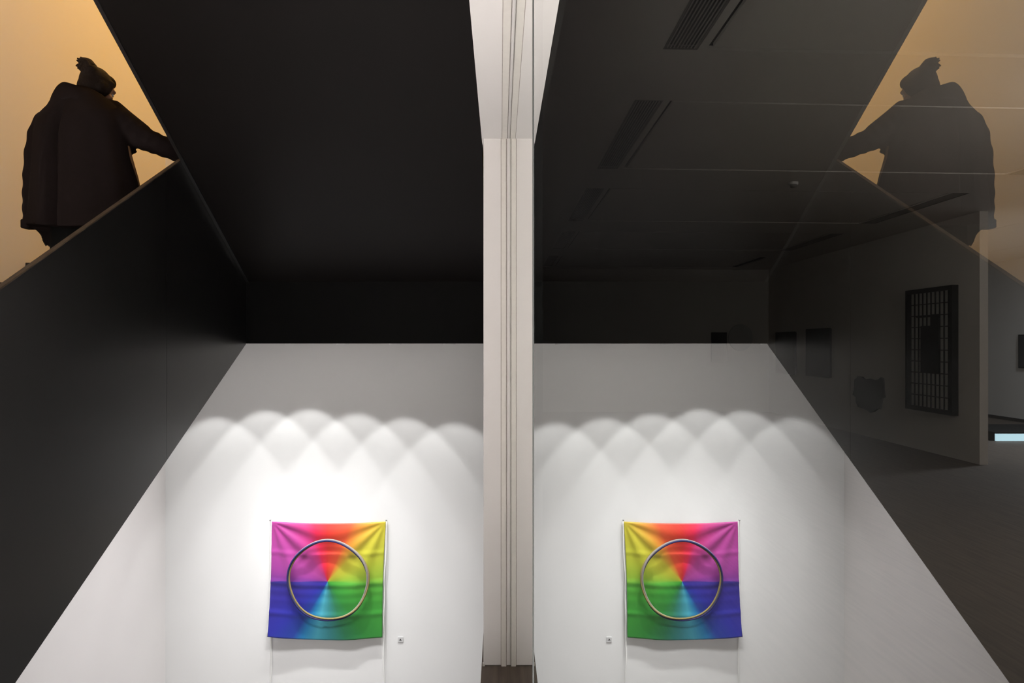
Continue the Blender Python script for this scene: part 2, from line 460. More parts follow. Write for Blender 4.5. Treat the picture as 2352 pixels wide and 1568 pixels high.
slat_me = None
def vent(x0, x1, b0, b1, label, slats):
    global slat_me
    c0 = skew((x0 + x1) / 2, b0)
    v = thing('air_vent', (c0[0], (b0 + b1) / 2, ZCEIL), label, 'air vent', 'slotted ceiling air vents')
    bm = bmesh.new()
    for (a, b, c, d) in ((x0, x0 + 0.012, b0, b1), (x1 - 0.012, x1, b0, b1), (x0, x1, b0, b0 + 0.014), (x0, x1, b1 - 0.014, b1)):
        prism(bm, [skew(a, c), skew(b, c), skew(b, d), skew(a, d)], 'Z', ZCEIL - 0.001, ZCEIL + 0.02)
    obj('frame', bm, M['vent'], v)
    bm = bmesh.new(); prism(bm, [skew(x0, b0), skew(x1, b0), skew(x1, b1), skew(x0, b1)], 'Z', ZCEIL + 0.045, ZCEIL + 0.055)
    obj('backing', bm, M['gap'], v)
    for i in range(slats):
        xs = x0 + (x1 - x0) * (i + 1) / (slats + 1)
        bm = bmesh.new()
        prism(bm, [skew(xs - 0.0035, b0), skew(xs + 0.0035, b0), skew(xs + 0.0035, b1), skew(xs - 0.0035, b1)], 'Z', ZCEIL + 0.001, ZCEIL + 0.007)
        obj('slat', bm, M['slat'], v)
where = ['nearest slotted air vent, at the top edge of the gallery ceiling', 'second slotted air vent along the gallery ceiling beside the glass',
         'third slotted air vent, fading into the dark gallery ceiling', 'fourth slotted air vent, deep in the dark gallery ceiling', None]
whereR = [None, 'slotted air vent by the right frame edge of the gallery ceiling', 'slotted air vent across the mirrored coat, over the artwork wall',
          'far slotted air vent over the artwork wall', None]
for i, (b0, b1) in enumerate(bays):
    if where[i]: vent(XV0 + 0.002, XV1, b0, b1, where[i], 9)
    if whereR[i]: vent(XE + 0.065, 5.897, b0, b1, whereR[i], 8)

# smoke detector
p = at(1822, 414, 8.0)
sd = thing('smoke_detector', (p.x, 8.0, ZCEIL), 'small pale smoke detector under the dark gallery ceiling', 'detector')
bm = bmesh.new(); tube(bm, [(p.x, 8.0, ZCEIL), (p.x, 8.0, ZCEIL - 0.03)], [0.055, 0.055], 20); obj('base', bm, M['lampwhite'], sd, True)
bm = bmesh.new(); tube(bm, [(p.x, 8.0, ZCEIL - 0.03), (p.x, 8.0, ZCEIL - 0.06)], [0.04, 0.03], 20); obj('sensor_head', bm, M['vent'], sd, True)

# lattice artwork on wall X = 6.84
WX = 6.84
la = thing('lattice_artwork', (WX, 10.78, -0.09), 'tall black framed lattice artwork with a black block, nearest the wall end', 'artwork')
ya, yb, za, zb = 10.19, 11.36, -1.07, 0.885
D0 = WX - 0.10
bxo('back_board', (WX - 0.03, WX - 0.002, ya + .02, yb - .02, za + .02, zb - .02), M['artback'], la)
fw = 0.055
bxo('frame_stile', (D0, WX - 0.001, ya, ya + fw, za, zb), M['black'], la); bxo('frame_stile', (D0, WX - 0.001, yb - fw, yb, za, zb), M['black'], la)
bxo('frame_rail', (D0, WX - 0.001, ya + fw, yb - fw, zb - fw * 1.2, zb), M['black'], la); bxo('frame_rail', (D0, WX - 0.001, ya + fw, yb - fw, za, za + fw * 1.2), M['black'], la)
iy0, iy1, iz0, iz1 = ya + fw, yb - fw, za + fw * 1.2, zb - fw * 1.2
for i in range(1, 10):
    yy = iy0 + (iy1 - iy0) * i / 10
    bxo('lattice_bar', (WX - 0.05, WX - 0.031, yy - .006, yy + .006, iz0, iz1), M['black'], la)
for i in range(1, 10):
    zz = iz0 + (iz1 - iz0) * i / 10
    bxo('lattice_bar', (WX - 0.05, WX - 0.031, iy0, iy1, zz - .007, zz + .007), M['black'], la)
def wy(px): return WX * F / (px - VX)
def wz(px, py): return (HY - py) / F * wy(px)
bxo('black_block', (WX - 0.07, WX - 0.051, wy(2166), wy(2124), wz(2145, 857), wz(2145, 748)), M['black'], la)
bxo('black_block', (WX - 0.07, WX - 0.051, wy(2166), wy(2148), wz(2145, 748), wz(2145, 722)), M['black'], la)
bxo('block_bar', (WX - 0.07, WX - 0.051, wy(2148), wy(2114), wz(2145, 728), wz(2145, 723)), M['black'], la)

# irregular relief
bl = [(1967, 872), (1975, 864), (1984, 865), (1990, 871), (2003, 869), (2012, 872), (2022, 871), (2027, 866), (2031, 867), (2033, 880), (2033, 897), (2035, 912), (2030, 915),
      (2026, 938), (2018, 940), (2012, 945), (2003, 947), (1996, 942), (1988, 938), (1975, 934), (1970, 922), (1970, 912), (1963, 906), (1966, 895)]
bm = bmesh.new(); prism(bm, [(wy(a), wz(a, b)) for a, b in bl], 'X', WX - 0.045, WX - 0.001)
tag(obj('wall_relief', bm, M['darkart'], bevel=0.008, loc=(WX, 12.6, -0.9)), 'ragged dark relief low on the wall left of the lattice artwork', 'artwork')
def canvas(px0, px1, py0, py1, label):
    y1, y0 = wy(px0), wy(px1); pm = (px0 + px1) / 2
    z0, z1 = wz(pm, py1), wz(pm, py0)
    t = thing('canvas', (WX, (y0 + y1) / 2, z0), label, 'artwork', 'dark canvases on the gallery wall')
    bxo('stretcher', (WX - 0.03, WX - 0.001, y0 + .01, y1 - .01, z0 + .01, z1 - .01), M['black'], t)
    bxo('cloth_front', (WX - 0.045, WX - 0.03, y0, y1, z0, z1), M['darkart'], t, 0.004)
canvas(1855, 1911, 754, 865, 'dark tall canvas on the gallery wall, nearer of two')
canvas(1785, 1830, 762, 858, 'dark tall canvas on the gallery wall, farther of two')
# far end wall pieces
f0 = 17.4
def fx(px): return (px - VX) / F * f0
def fz(py): return (HY - py) / F * f0
bm = bmesh.new(); box(bm, fx(1633), fx(1668), f0 - 0.06, f0 - 0.001, fz(830), fz(763))
tag(obj('square_canvas', bm, M['black'], bevel=0.004, loc=((fx(1650)), f0, fz(830))), 'small black square canvas on the far end wall', 'artwork')
bm = bmesh.new()
prism(bm, [(fx(1700) + 0.31 * math.cos(a * math.pi / 20), fz(775) + 0.34 * math.sin(a * math.pi / 20)) for a in range(40)], 'Y', f0 - 0.05, f0 - 0.001)
tag(obj('round_panel', bm, M['paledisc'], bevel=0.004, loc=(fx(1700), f0, fz(775))), 'pale round panel on the far end wall beside the black square', 'artwork')

# next room: light platform, wall screen
lp = thing('light_platform', (9.8, 12.07, ZF), 'low black platform with a glowing cyan-white front edge', 'platform')
bxo('black_top', (8.76, 11.3, 12.08, 13.3, ZF + 0.135, ZF + 0.16), M['black'], lp)
bxo('plinth_body', (8.80, 11.26, 12.12, 13.26, ZF, ZF + 0.135), M['black'], lp)
bxo('glowing_edge', (8.78, 11.28, 12.085, 12.12, ZF + 0.004, ZF + 0.133), M['lightbox'], lp)
sx = thing('wall_panel', (11.5, 14.4, -0.16), 'black panel on the blue-grey wall at the right frame edge', 'artwork')
bxo('panel_box', (11.44, 11.499, 13.9, 15.08, -0.53, 0.21), M['black'], sx, 0.004)
bxo('panel_face', (11.43, 11.44, 13.93, 15.05, -0.5, 0.18), M['darkart'], sx)

# ------------------------------------------------------------------ lamps
# wall washers recessed in the landing's underside
LX = [-2.79, -2.305, -1.88, -1.416, -0.944, -0.459]
APEX = [954, 939, 936, 946, 955.5, 967]
YW = 6.13
ordinal = ['first', 'second', 'third', 'fourth', 'fifth', 'last']
HALF = math.radians(31)
for i, (lx, ay) in enumerate(zip(LX, APEX)):
    t = thing('downlight', (lx, YW, 0.0), f'recessed wall-wash downlight under the landing, {ordinal[i]} from the left wall', 'downlight', 'wall-wash downlights under the landing')
    bm = bmesh.new()
    segs = 24
    for rr0, rr1, z0_, z1_ in ((0.045, 0.055, -0.004, 0.006),):
        vs = []
        for k in range(segs):
            a = k * 2 * math.pi / segs
            vs.append([bm.verts.new((lx + r * math.cos(a), YW + r * math.sin(a), z)) for r, z in ((rr0, z1_), (rr0, z0_), (rr1, z0_), (rr1, z1_))])
        for k in range(segs):
            A, B = vs[k], vs[(k + 1) % segs]
            for j in range(4): bm.faces.new((A[j], A[(j + 1) % 4], B[(j + 1) % 4], B[j]))
    tr_ = obj('trim_ring', bm, M['lampwhite'], t)
    bm = bmesh.new(); tube(bm, [(lx, YW, 0.0062), (lx, YW, 0.0035)], [0.044, 0.044], 24); sub(obj('lens', bm, M['lens'], t), tr_)
    d = bpy.data.lights.new('washer_beam', 'SPOT')
    d.energy = WASH_POWER; d.color = (1.0, 0.995, 0.985)
    d.spot_size = 2 * HALF; d.spot_blend = 0.2; d.shadow_soft_size = 0.02
    d.use_nodes = True
    nt = d.node_tree; em = nt.nodes['Emission']
    tc = nt.nodes.new('ShaderNodeTexCoord'); sp = nt.nodes.new('ShaderNodeSeparateXYZ'); nt.links.new(tc.outputs['Normal'], sp.inputs[0])
    ab = nt.nodes.new('ShaderNodeMath'); ab.operation = 'ABSOLUTE'; nt.links.new(sp.outputs['Z'], ab.inputs[0])
    ac = nt.nodes.new('ShaderNodeMath'); ac.operation = 'ARCCOSINE'; ac.use_clamp = False; nt.links.new(ab.outputs[0], ac.inputs[0])
    def mth(op, a=None, b=None):
        m_ = nt.nodes.new('ShaderNodeMath'); m_.operation = op
        for j_, v_ in enumerate((a, b)):
            if v_ is None: continue
            if isinstance(v_, float): m_.inputs[j_].default_value = v_
            else: nt.links.new(v_.outputs[0], m_.inputs[j_])
        return m_
    # luminous intensity by angle from the beam axis: a bright core in a wide halo
    halo = mth('DIVIDE', 2.2, mth('ADD', mth('MULTIPLY', ac, 57.2958 * 0.05), 1.0))
    core = mth('MULTIPLY', mth('POWER', 2.71828, mth('MULTIPLY', mth('POWER', mth('MULTIPLY', ac, 57.2958 / 7.0), 2.0), -1.0)), 4.5)
    q_ = mth('ADD', halo, core)
    nt.links.new(q_.outputs[0], em.inputs['Strength'])
    lo = bpy.data.objects.new('washer_beam', d); C.objects.link(lo)
    lo.parent = t; lo.location = (0, 0, -0.012)
    zap = (ay - HY) / F * YB            # drop from lamp to the top of the scallop
    edge = math.atan2(YB - YW, zap)     # angle from the vertical of the upper beam edge
    tilt = edge - HALF * 0.97
    lo.rotation_euler = (tilt, 0, 0)

def panel_lamp(name, loc, sx_, sy_, label, diff, power, col, spread=math.pi):
    t = thing(name, loc, label, 'ceiling lamp')
    x, y, z = loc
    bm = bmesh.new()
    for e in ((x - sx_ / 2 - .03, x - sx_ / 2, y - sy_ / 2 - .03, y + sy_ / 2 + .03), (x + sx_ / 2, x + sx_ / 2 + .03, y - sy_ / 2 - .03, y + sy_ / 2 + .03),
              (x - sx_ / 2, x + sx_ / 2, y - sy_ / 2 - .03, y - sy_ / 2), (x - sx_ / 2, x + sx_ / 2, y + sy_ / 2, y + sy_ / 2 + .03)):
        box(bm, *e, z - 0.04, z)
    obj('frame', bm, M['lampwhite'], t)
    bxo('diffuser', (x - sx_ / 2, x + sx_ / 2, y - sy_ / 2, y + sy_ / 2, z - 0.03, z - 0.02), diff, t)
    area('lamp_light', (0, 0, -0.045), sx_, sy_, power, col, parent=t, spread=spread)
    return t
panel_lamp('stair_lamp', (-1.3, 5.6, 4.9), 0.8, 0.8, 'warm square ceiling lamp above the landing', M['warmdiff'], *STAIR_LAMP)
panel_lamp('lobby_lamp', (-0.9, -0.3, 2.548), 0.9, 0.9, 'white square ceiling lamp over the foot of the stair', M['diffuser'], *LOBBY_LAMP, spread=math.radians(75))
panel_lamp('lower_fill_lamp', (-1.75, 5.35, 0.045), 1.6, 0.3, 'long fill lamp added under the landing, over the lower floor', M['diffuser'], *LOWER_FILL, spread=math.radians(106))  # added fill: brightens the lower walls, directly and by floor bounce
panel_lamp('upper_lamp', (-0.9, 4.3, 4.9), 0.6, 0.6, 'white square ceiling lamp above the upper flight', M['diffuser'], *UPPER_LAMP)
gp = thing('fill_pendant', (5.5, 4.0, ZCEIL), 'unseen pendant added to light the near part of the gallery', 'pendant lamp')  # pendant added out of view to brighten the dim gallery
bm = bmesh.new(); tube(bm, [(5.5, 4.0, ZCEIL - 0.002), (5.5, 4.0, ZCEIL - 0.03)], [0.06, 0.06], 20); obj('ceiling_rose', bm, M['lampwhite'], gp, True)
bm = bmesh.new(); tube(bm, [(5.5, 4.0, ZCEIL - 0.03), (5.5, 4.0, ZCEIL - 0.36)], [0.004, 0.004], 8); obj('cable', bm, M['black'], gp, True)
bm = bmesh.new(); tube(bm, [(5.5, 4.0, ZCEIL - 0.36), (5.5, 4.0, ZCEIL - 0.42)], [0.03, 0.035], 16); obj('lamp_holder', bm, M['vent'], gp, True)
d = bpy.data.lights.new('pendant_fill', 'POINT'); d.energy = GALLERY_FILL[0]; d.color = GALLERY_FILL[1]; d.shadow_soft_size = 0.1
o = bpy.data.objects.new('pendant_fill', d); C.objects.link(o); o.parent = gp; o.location = (0, 0, -0.53)
panel_lamp('next_room_lamp', (9.9, 11.0, ZCEIL - 0.001), 0.6, 0.6, 'cool square lamp in the next room', M['diffuser'], *ROOM_LAMP)

# ------------------------------------------------------------------ flag, hoop, label
FC = at(754, 1333, YB - 0.02)
fl = thing('flag', (FC.x, YB, FC.z), 'square rainbow colour-wheel flag pinned to the white wall by its corners', 'flag')
N = 90
TL, TR = at(626, 1196, YB), at(887, 1196, YB)
BL, BR = at(620, 1455, YB), at(880, 1459, YB)
def flag_pt(u, v):
    """u 0..1 left to right, v 0..1 top to bottom"""
    top = TL.lerp(TR, u); bot = BL.lerp(BR, u)
    p = top.lerp(bot, v)
    sag = 4 * u * (1 - u)
    p.z -= 0.022 * sag * (1 - v) + 0.030 * sag * v
    # pulled-in sides
    p.x += 0.016 * math.sin(math.pi * v) * (1 - 2 * u) * 0.6
    off = 0.020 + 0.018 * v + 0.012 * v * v
    off += 0.020 * (1 - u) ** 2 * v ** 3
    # folds fanning down from the two pinned corners
    for cu, sgn in ((0.0, 1), (1.0, -1)):
        du = (u - cu) * sgn; r = math.hypot(du, v); a = math.atan2(du, v + 1e-4)
        fade = max(0, 1 - r / 1.05)
        off += 0.024 * r ** 0.6 * fade * math.cos(a * 13.0 + 0.6) * (1.0 if sgn > 0 else 0.8)
    # belly in the middle
    off += 0.012 * math.sin(math.pi * u) * math.sin(math.pi * min(1, v * 1.05))
    # sharp press creases
    for cv, amp in ((0.265, .005), (0.525, .008), (0.79, .007), (0.60, .0025), (0.68, .002)):
        off += amp * max(0, 1 - abs(v - cv - 0.010 * sag * (1 - v)) / 0.035)
    for cu, amp in ((0.26, .003), (0.5, .0025), (0.76, .0035)):
        off += amp * max(0, 1 - abs(u - cu) / 0.03) * (0.4 + 0.6 * v)
    off += 0.0022 * math.sin(u * 17 + v * 5) * math.sin(v * 9 + u * 3) * v
    off += 0.006 * v ** 4 * math.sin(u * 11 + 0.5)
    return Vector((p.x, YB - off, p.z))
bm = bmesh.new()
grid = [[bm.verts.new(flag_pt(i / N, j / N)) for i in range(N + 1)] for j in range(N + 1)]
for j in range(N):
    for i in range(N):
        bm.faces.new((grid[j][i], grid[j + 1][i], grid[j + 1][i + 1], grid[j][i + 1]))
cl = obj('cloth', bm, M['flag'], fl, True, loc=(FC.x, YB, FC.z))
md = cl.modifiers.new('thickness', 'SOLIDIFY'); md.thickness = 0.0015; md.offset = 0
def flag_hem(name, pts):
    bm = bmesh.new(); tube(bm, pts, 0.0035, 6); return obj(name, bm, M['cord'], fl, True)
flag_hem('side_hem', [flag_pt(0.0, k / 20) + Vector((-0.003, -0.001, 0)) for k in range(21)])
for px, py in ((622, 1193), (888, 1193)):
    q = at(px, py, YB)
    bm = bmesh.new(); tube(bm, [(q.x, YB - 0.001, q.z), (q.x, YB - 0.02, q.z)], [0.004, 0.004], 10); ball(bm, (q.x, YB - 0.022, q.z), 0.008, 10, 6)
    obj('pin', bm, M['metal'], fl, True)
def ribbon(pts, wdt=0.009):
    bm = bmesh.new()
    prev = None
    for q in pts:
        a = bm.verts.new((q.x - wdt, q.y, q.z)); b = bm.verts.new((q.x + wdt, q.y - 0.002, q.z))
        if prev: bm.faces.new((prev[0], prev[1], b, a))
        prev = (a, b)
    o = obj('ribbon', bm, M['cord'], fl, True)
    s = o.modifiers.new('thickness', 'SOLIDIFY'); s.thickness = 0.001
def rp(path, off):
    out = []
    for k in range(len(path) - 1):
        for t in range(8):
            a = t / 8
            px = path[k][0] * (1 - a) + path[k + 1][0] * a; py = path[k][1] * (1 - a) + path[k + 1][1] * a
            q = at(px, py, YB); out.append(Vector((q.x + 0.002 * math.sin(py * 0.07), YB - off - 0.004 * math.sin(py * 0.05), q.z)))
    return out
ribbon(rp([(623, 1195), (622, 1260), (623, 1330), (621, 1400), (622, 1455), (625, 1510), (622, 1568), (624, 1640), (623, 1700)], 0.012), 0.007)
ribbon(rp([(889, 1195), (888, 1250), (884, 1330), (883, 1440), (882, 1510), (885, 1580), (884, 1680)], 0.03), 0.006)

HC = at(754, 1333, YB - 0.090)
hp = thing('hoop', (HC.x, HC.y, HC.z), 'striped hula hoop hanging in front of the rainbow flag', 'hoop')
def hoop_strand(name, mat, phase, rad):
    bm = bmesh.new(); pts = []
    n = 120; ring = []
    for k in range(n):
        a = 2 * math.pi * k / n
        R = 0.388 + 0.006 * math.cos(2 * a + 0.3) + 0.004 * math.sin(5 * a)
        tw = phase + a + 0.8 * math.sin(a)
        rr = R + 0.0092 * math.cos(tw)
        yy = 0.0092 * math.sin(tw)
        ring.append((Vector((HC.x + rr * math.cos(a) * 0.985, HC.y + yy, HC.z + rr * math.sin(a))), a))
    seg = 10; V = []
    for p, a in ring:
        V.append([bm.verts.new(p + Vector((math.cos(a) * math.cos(s * 2 * math.pi / seg), math.sin(s * 2 * math.pi / seg), math.sin(a) * math.cos(s * 2 * math.pi / seg))) * rad) for s in range(seg)])
    for k in range(n):
        for s in range(seg):
            bm.faces.new((V[k][s], V[(k + 1) % n][s], V[(k + 1) % n][(s + 1) % seg], V[k][(s + 1) % seg]))
    return obj(name, bm, mat, hp, True)
hoop_strand('grey_strand', M['hoop_g'], 4.0, 0.0105)
hoop_strand('navy_strand', M['hoop_n'], 2.6, 0.0088)
hoop_strand('yellow_strand', M['hoop_y'], 5.6, 0.0085)

q = at(920, 1468, YB)
lb = thing('wall_label', (q.x, YB, q.z), 'small grey caption card on the wall, right of the flag’s lower corner', 'label')
cd_ = bxo('card', (q.x - 0.026, q.x + 0.026, YB - 0.006, YB - 0.0005, q.z - 0.024, q.z + 0.024), M['card'], lb)
sub(bxo('print_mark', (q.x - 0.008, q.x + 0.006, YB - 0.0072, YB - 0.006, q.z - 0.002, q.z + 0.008), M['ink'], lb), cd_)
sub(bxo('print_line', (q.x - 0.013, q.x + 0.012, YB - 0.0072, YB - 0.006, q.z - 0.010, q.z - 0.006), M['ink'], lb), cd_)

# ------------------------------------------------------------------ person climbing the stair
PY = 3.72
zk4, zk5 = ZLAND - RISE * 4, ZLAND - RISE * 5      # upper and lower step under the feet
V3 = Vector
HEAD = at(222, 203, PY + 0.15)
tilt = Matrix.Rotation(math.radians(9), 3, 'Y') @ Matrix.Rotation(math.radians(-22), 3, 'X') @ Matrix.Rotation(math.radians(-28), 3, 'Z')
def hd(x, y, z): return HEAD + tilt @ V3((x, y, z))
NECK = at(196, 222, PY + 0.08)
shL, shR = at(124, 268, PY + 0.06), at(280, 276, PY + 0.09)
elL, wrL = at(84, 415, PY + 0.02), at(86, 490, PY + 0.10)
haL = at(112, 500, PY + 0.17)
elR = at(340, 318, PY + 0.13); wrR = at(404, 345, PY + 0.26)
haR = V3((-1.815, 4.085, z_top(4.085) + 0.045))
hipC = at(204, 500, PY + 0.0); hipL = hipC + V3((-0.095, 0, 0.0)); hipR = hipC + V3((0.095, 0.03, 0))
ftL = V3((-2.36, 3.44, zk5)); ftR = V3((-2.17, 3.745, zk4))
knL = (hipL + ftL) / 2 + V3((0.0, 0.10, 0.05)); knR = (hipR + ftR) / 2 + V3((0.02, 0.13, 0.06))
anL, anR = ftL + V3((0, 0, 0.09)), ftR + V3((0, 0, 0.09))

bm = bmesh.new()
chest = NECK.lerp(hipC, 0.35)
limb(bm, [NECK + V3((0, 0, -.04)), HEAD + V3((0, -0.02, -0.06))], [0.055, 0.05])
ball(bm, NECK.lerp(hipC, 0.3), (0.17, 0.11, 0.19)); ball(bm, NECK.lerp(hipC, 0.62), (0.14, 0.10, 0.17)); ball(bm, hipC, (0.165, 0.12, 0.13))
limb(bm, [shL, elL, wrL], [0.050, 0.040, 0.028]); limb(bm, [shR, elR, wrR], [0.058, 0.042, 0.030])
limb(bm, [NECK.lerp(shL, 0.2) + V3((0, 0, -.05)), shL], [0.055, 0.045]); limb(bm, [NECK.lerp(shR, 0.2) + V3((0, 0, -.05)), shR], [0.055, 0.045])
limb(bm, [hipL, knL, anL], [0.085, 0.055, 0.036]); limb(bm, [hipR, knR, anR], [0.085, 0.055, 0.036])
for f_, a_ in ((ftL, anL), (ftR, anR)):
    limb(bm, [a_, f_ + V3((0, 0.10, 0.035)), f_ + V3((0, 0.16, 0.03))], [0.036, 0.036, 0.026])
# head: skull, jaw, nose, brow, lips, chin, ears
ball(bm, hd(0, -0.008, 0.02), (0.073, 0.092, 0.092), 24, 16, tilt); ball(bm, hd(0, 0.028, -0.052), (0.056, 0.060, 0.066), 20, 12, tilt)
ball(bm, hd(0, 0.098, -0.018), (0.010, 0.014, 0.022), 12, 8, tilt); ball(bm, hd(0, 0.106, -0.032), (0.013, 0.012, 0.010), 12, 8, tilt)
ball(bm, hd(0, 0.072, 0.028), (0.056, 0.020, 0.012), 16, 8, tilt); ball(bm, hd(0, 0.084, -0.066), (0.022, 0.010, 0.006), 12, 6, tilt)
ball(bm, hd(0, 0.082, -0.076), (0.020, 0.010, 0.006), 12, 6, tilt); ball(bm, hd(0, 0.070, -0.102), (0.022, 0.018, 0.014), 12, 6, tilt)
for s in (-1, 1):
    ball(bm, hd(s * 0.074, -0.004, -0.012), (0.009, 0.018, 0.030), 12, 8, tilt)
    ball(bm, hd(s * 0.040, 0.062, -0.026), (0.022, 0.020, 0.020), 12, 8, tilt)
# hands: palm, four fingers, thumb
def hand(wr, palm, fwd, side, curl, thumb):
    up = side.cross(fwd).normalized()
    limb(bm, [wr, palm], [0.027, 0.032]); ball(bm, palm, 0.033)
    for i, (o_, L) in enumerate(((-0.030, 0.062), (-0.010, 0.074), (0.010, 0.070), (0.029, 0.055))):
        b0 = palm + side * o_ + fwd * 0.022
        b1 = b0 + fwd * L * 0.5 + curl * L * 0.12
        b2 = b1 + fwd * L * 0.30 + curl * L * 0.35
        b3 = b2 + fwd * L * 0.12 + curl * L * 0.42
        limb(bm, [b0, b1, b2, b3], [0.0098, 0.0090, 0.0082, 0.0072])
    t0 = palm - side * 0.026 * thumb - fwd * 0.012; t1 = t0 - side * 0.026 * thumb + fwd * 0.020 + curl * 0.006; t2 = t1 - side * 0.008 * thumb + fwd * 0.026 + curl * 0.016
    limb(bm, [t0, t1, t2], [0.012, 0.0105, 0.009])
dR = (haR - wrR).normalized()
hand(wrR, haR, V3((0.25, 0.80, 0.52)).normalized(), V3((0.95, -0.28, -0.02)).normalized(), V3((0.2, 0.1, -0.95)).normalized(), 1)
hand(wrL, haL, V3((0.35, 0.70, -0.45)).normalized(), V3((0.3, 0.3, 0.85)).normalized(), V3((0.9, -0.1, 0.1)).normalized(), -1)
body = obj('person', bm, M['skin'], None, loc=(ftL.x, ftL.y, ftL.z))
tag(body, 'person in dark brown coat with hair in a bun, climbing the stair', 'person')
remesh(body, 0.0065, 3)
def wear(name, bm, mat, vox, sm=6):
    o = obj(name, bm, mat, None)
    o.parent = body; o.location = -Vector(body.location)
    if vox: remesh(o, vox, sm)
    return o
# eyes
for s in (-1, 1):
    bm = bmesh.new(); ball(bm, hd(s * 0.030, 0.072, 0.006), 0.0115, 14, 10); ey = wear('eye', bm, M['lampwhite'], 0)
    bm = bmesh.new(); ball(bm, hd(s * 0.030, 0.0795, 0.006), 0.0055, 12, 8); sub(wear('iris', bm, M['hair'], 0), ey)

# trousers and shoes
bm = bmesh.new()
ball(bm, hipC, (0.175, 0.135, 0.14))
limb(bm, [hipL, knL, anL + V3((0, 0, 0.015))], [0.098, 0.072, 0.056]); limb(bm, [hipR, knR, anR + V3((0, 0, 0.015))], [0.098, 0.072, 0.056])
wear('trousers', bm, M['trousers'], 0.011)
for f_ in (ftL, ftR):
    bm = bmesh.new()
    ball(bm, f_ + V3((0, -0.035, 0.042)), (0.040, 0.050, 0.042)); ball(bm, f_ + V3((0, 0.10, 0.036)), (0.046, 0.085, 0.034)); limb(bm, [f_ + V3((0, 0, 0.05)), f_ + V3((0, 0.07, 0.045))], [0.045, 0.042])
    box(bm, f_.x - 0.040, f_.x + 0.040, f_.y - 0.08, f_.y + 0.165, f_.z + 0.001, f_.z + 0.022)
    wear('shoe', bm, M['shoe'], 0.008, 4)

# coat: torso loft with pleat and folds, plus sleeves, fused into one surface
def sh(px, dy): return at(px, 500, PY + dy).x
rings = [  # left px, right px, row px, depth half, forward shift
    (76, 330, 527, 0.200, 0.00), (80, 318, 470, 0.192, 0.005), (84, 303, 410, 0.182, 0.015), (86, 290, 360, 0.172, 0.03),
    (87, 284, 315, 0.162, 0.045), (90, 284, 285, 0.150, 0.055), (98, 282, 264, 0.136, 0.065), (113, 268, 248, 0.122, 0.075),
    (121, 250, 231, 0.106, 0.08), (136, 228, 213, 0.088, 0.085), (150, 208, 201, 0.065, 0.09)]
bm = bmesh.new(); prevr = None; SEG = 96
for ri, (l, r, row, dep, fwd) in enumerate(rings):
    yc = PY + fwd
    A, B = at(l, row, yc - 0.02), at(r, row, yc - 0.02)
    cx, a, z = (A.x + B.x) / 2, (B.x - A.x) / 2, A.z
    t = 1 - ri / (len(rings) - 1.0)
    cur = []
    for k in range(SEG):
        th = 2 * math.pi * k / SEG               # 0 = right, pi/2 = front (+Y), 3pi/2 = back
        e = 0.80
        cs, sn = math.cos(th), math.sin(th)
        ux = math.copysign(abs(cs) ** e, cs); uy = math.copysign(abs(sn) ** e, sn)
        f = 1 + 0.022 * t * math.sin(th * 9 + 1.2) + 0.014 * t * math.sin(th * 5 + t * 2)
        # inverted pleat in the middle of the back, drifting left towards the hem
        back = math.atan2(math.sin(th - 1.5 * math.pi), math.cos(th - 1.5 * math.pi))
        pl = back + 0.16 + 0.12 * t
        if ri < 8:
            f -= 0.50 * math.exp(-(pl / 0.075) ** 2) * min(1, (t - 0.25) * 3 if t > 0.25 else 0)
            f += 0.030 * math.exp(-((pl - 0.20) / 0.10) ** 2) * t + 0.030 * math.exp(-((pl + 0.20) / 0.10) ** 2) * t
        zz = z
        if ri == 0:   # front corner of the coat hangs lower
            fl_ = math.atan2(math.sin(th - 2.78), math.cos(th - 2.78))
            zz -= 0.085 * math.exp(-(fl_ / 0.28) ** 2)
            zz -= 0.012 * math.sin(th * 3)
        cur.append(bm.verts.new((cx + a * ux * f, yc + dep * uy * f, zz)))
    if prevr:
        for k in range(SEG):
            bm.faces.new((prevr[k], prevr[(k + 1) % SEG], cur[(k + 1) % SEG], cur[k]))
    else:
        bm.faces.new(cur[::-1])
    prevr = cur
bm.faces.new(prevr)
# sleeves
def spl(pts, rs, n=8):
    P, R = [], []
    for i in range(len(pts) - 1):
        p0 = pts[max(i - 1, 0)]; p1 = pts[i]; p2 = pts[i + 1]; p3 = pts[min(i + 2, len(pts) - 1)]
        for k in range(n):
            t = k / n
            P.append(0.5 * ((2 * p1) + (p2 - p0) * t + (2 * p0 - 5 * p1 + 4 * p2 - p3) * t * t + (3 * p1 - p0 - 3 * p2 + p3) * t ** 3))
            R.append(rs[i] * (1 - t) + rs[i + 1] * t)
    P.append(pts[-1]); R.append(rs[-1])
    return P, R
def sleeve(pts, rs, wr):
    P, R = spl([V3(p) for p in pts], rs)
    R = [r * (1 + 0.045 * math.sin(i * 1.15 + wr)) for i, r in enumerate(R)]
    tube(bm, P, R, 20)
sleeve([at(136, 274, PY + 0.05), at(108, 292, PY + 0.05), at(92, 345, PY + 0.03), at(84, 415, PY + 0.02), at(81, 470, PY + 0.05), at(79, 512, PY + 0.085)],
       [0.072, 0.074, 0.070, 0.064, 0.060, 0.054], 0.4)
sleeve([at(258, 276, PY + 0.07), at(286, 293, PY + 0.09), at(315, 311, PY + 0.11), at(342, 323, PY + 0.14), at(372, 335, PY + 0.19), at(410, 350, PY + 0.275)],
       [0.090, 0.086, 0.070, 0.063, 0.059, 0.056], 1.0)
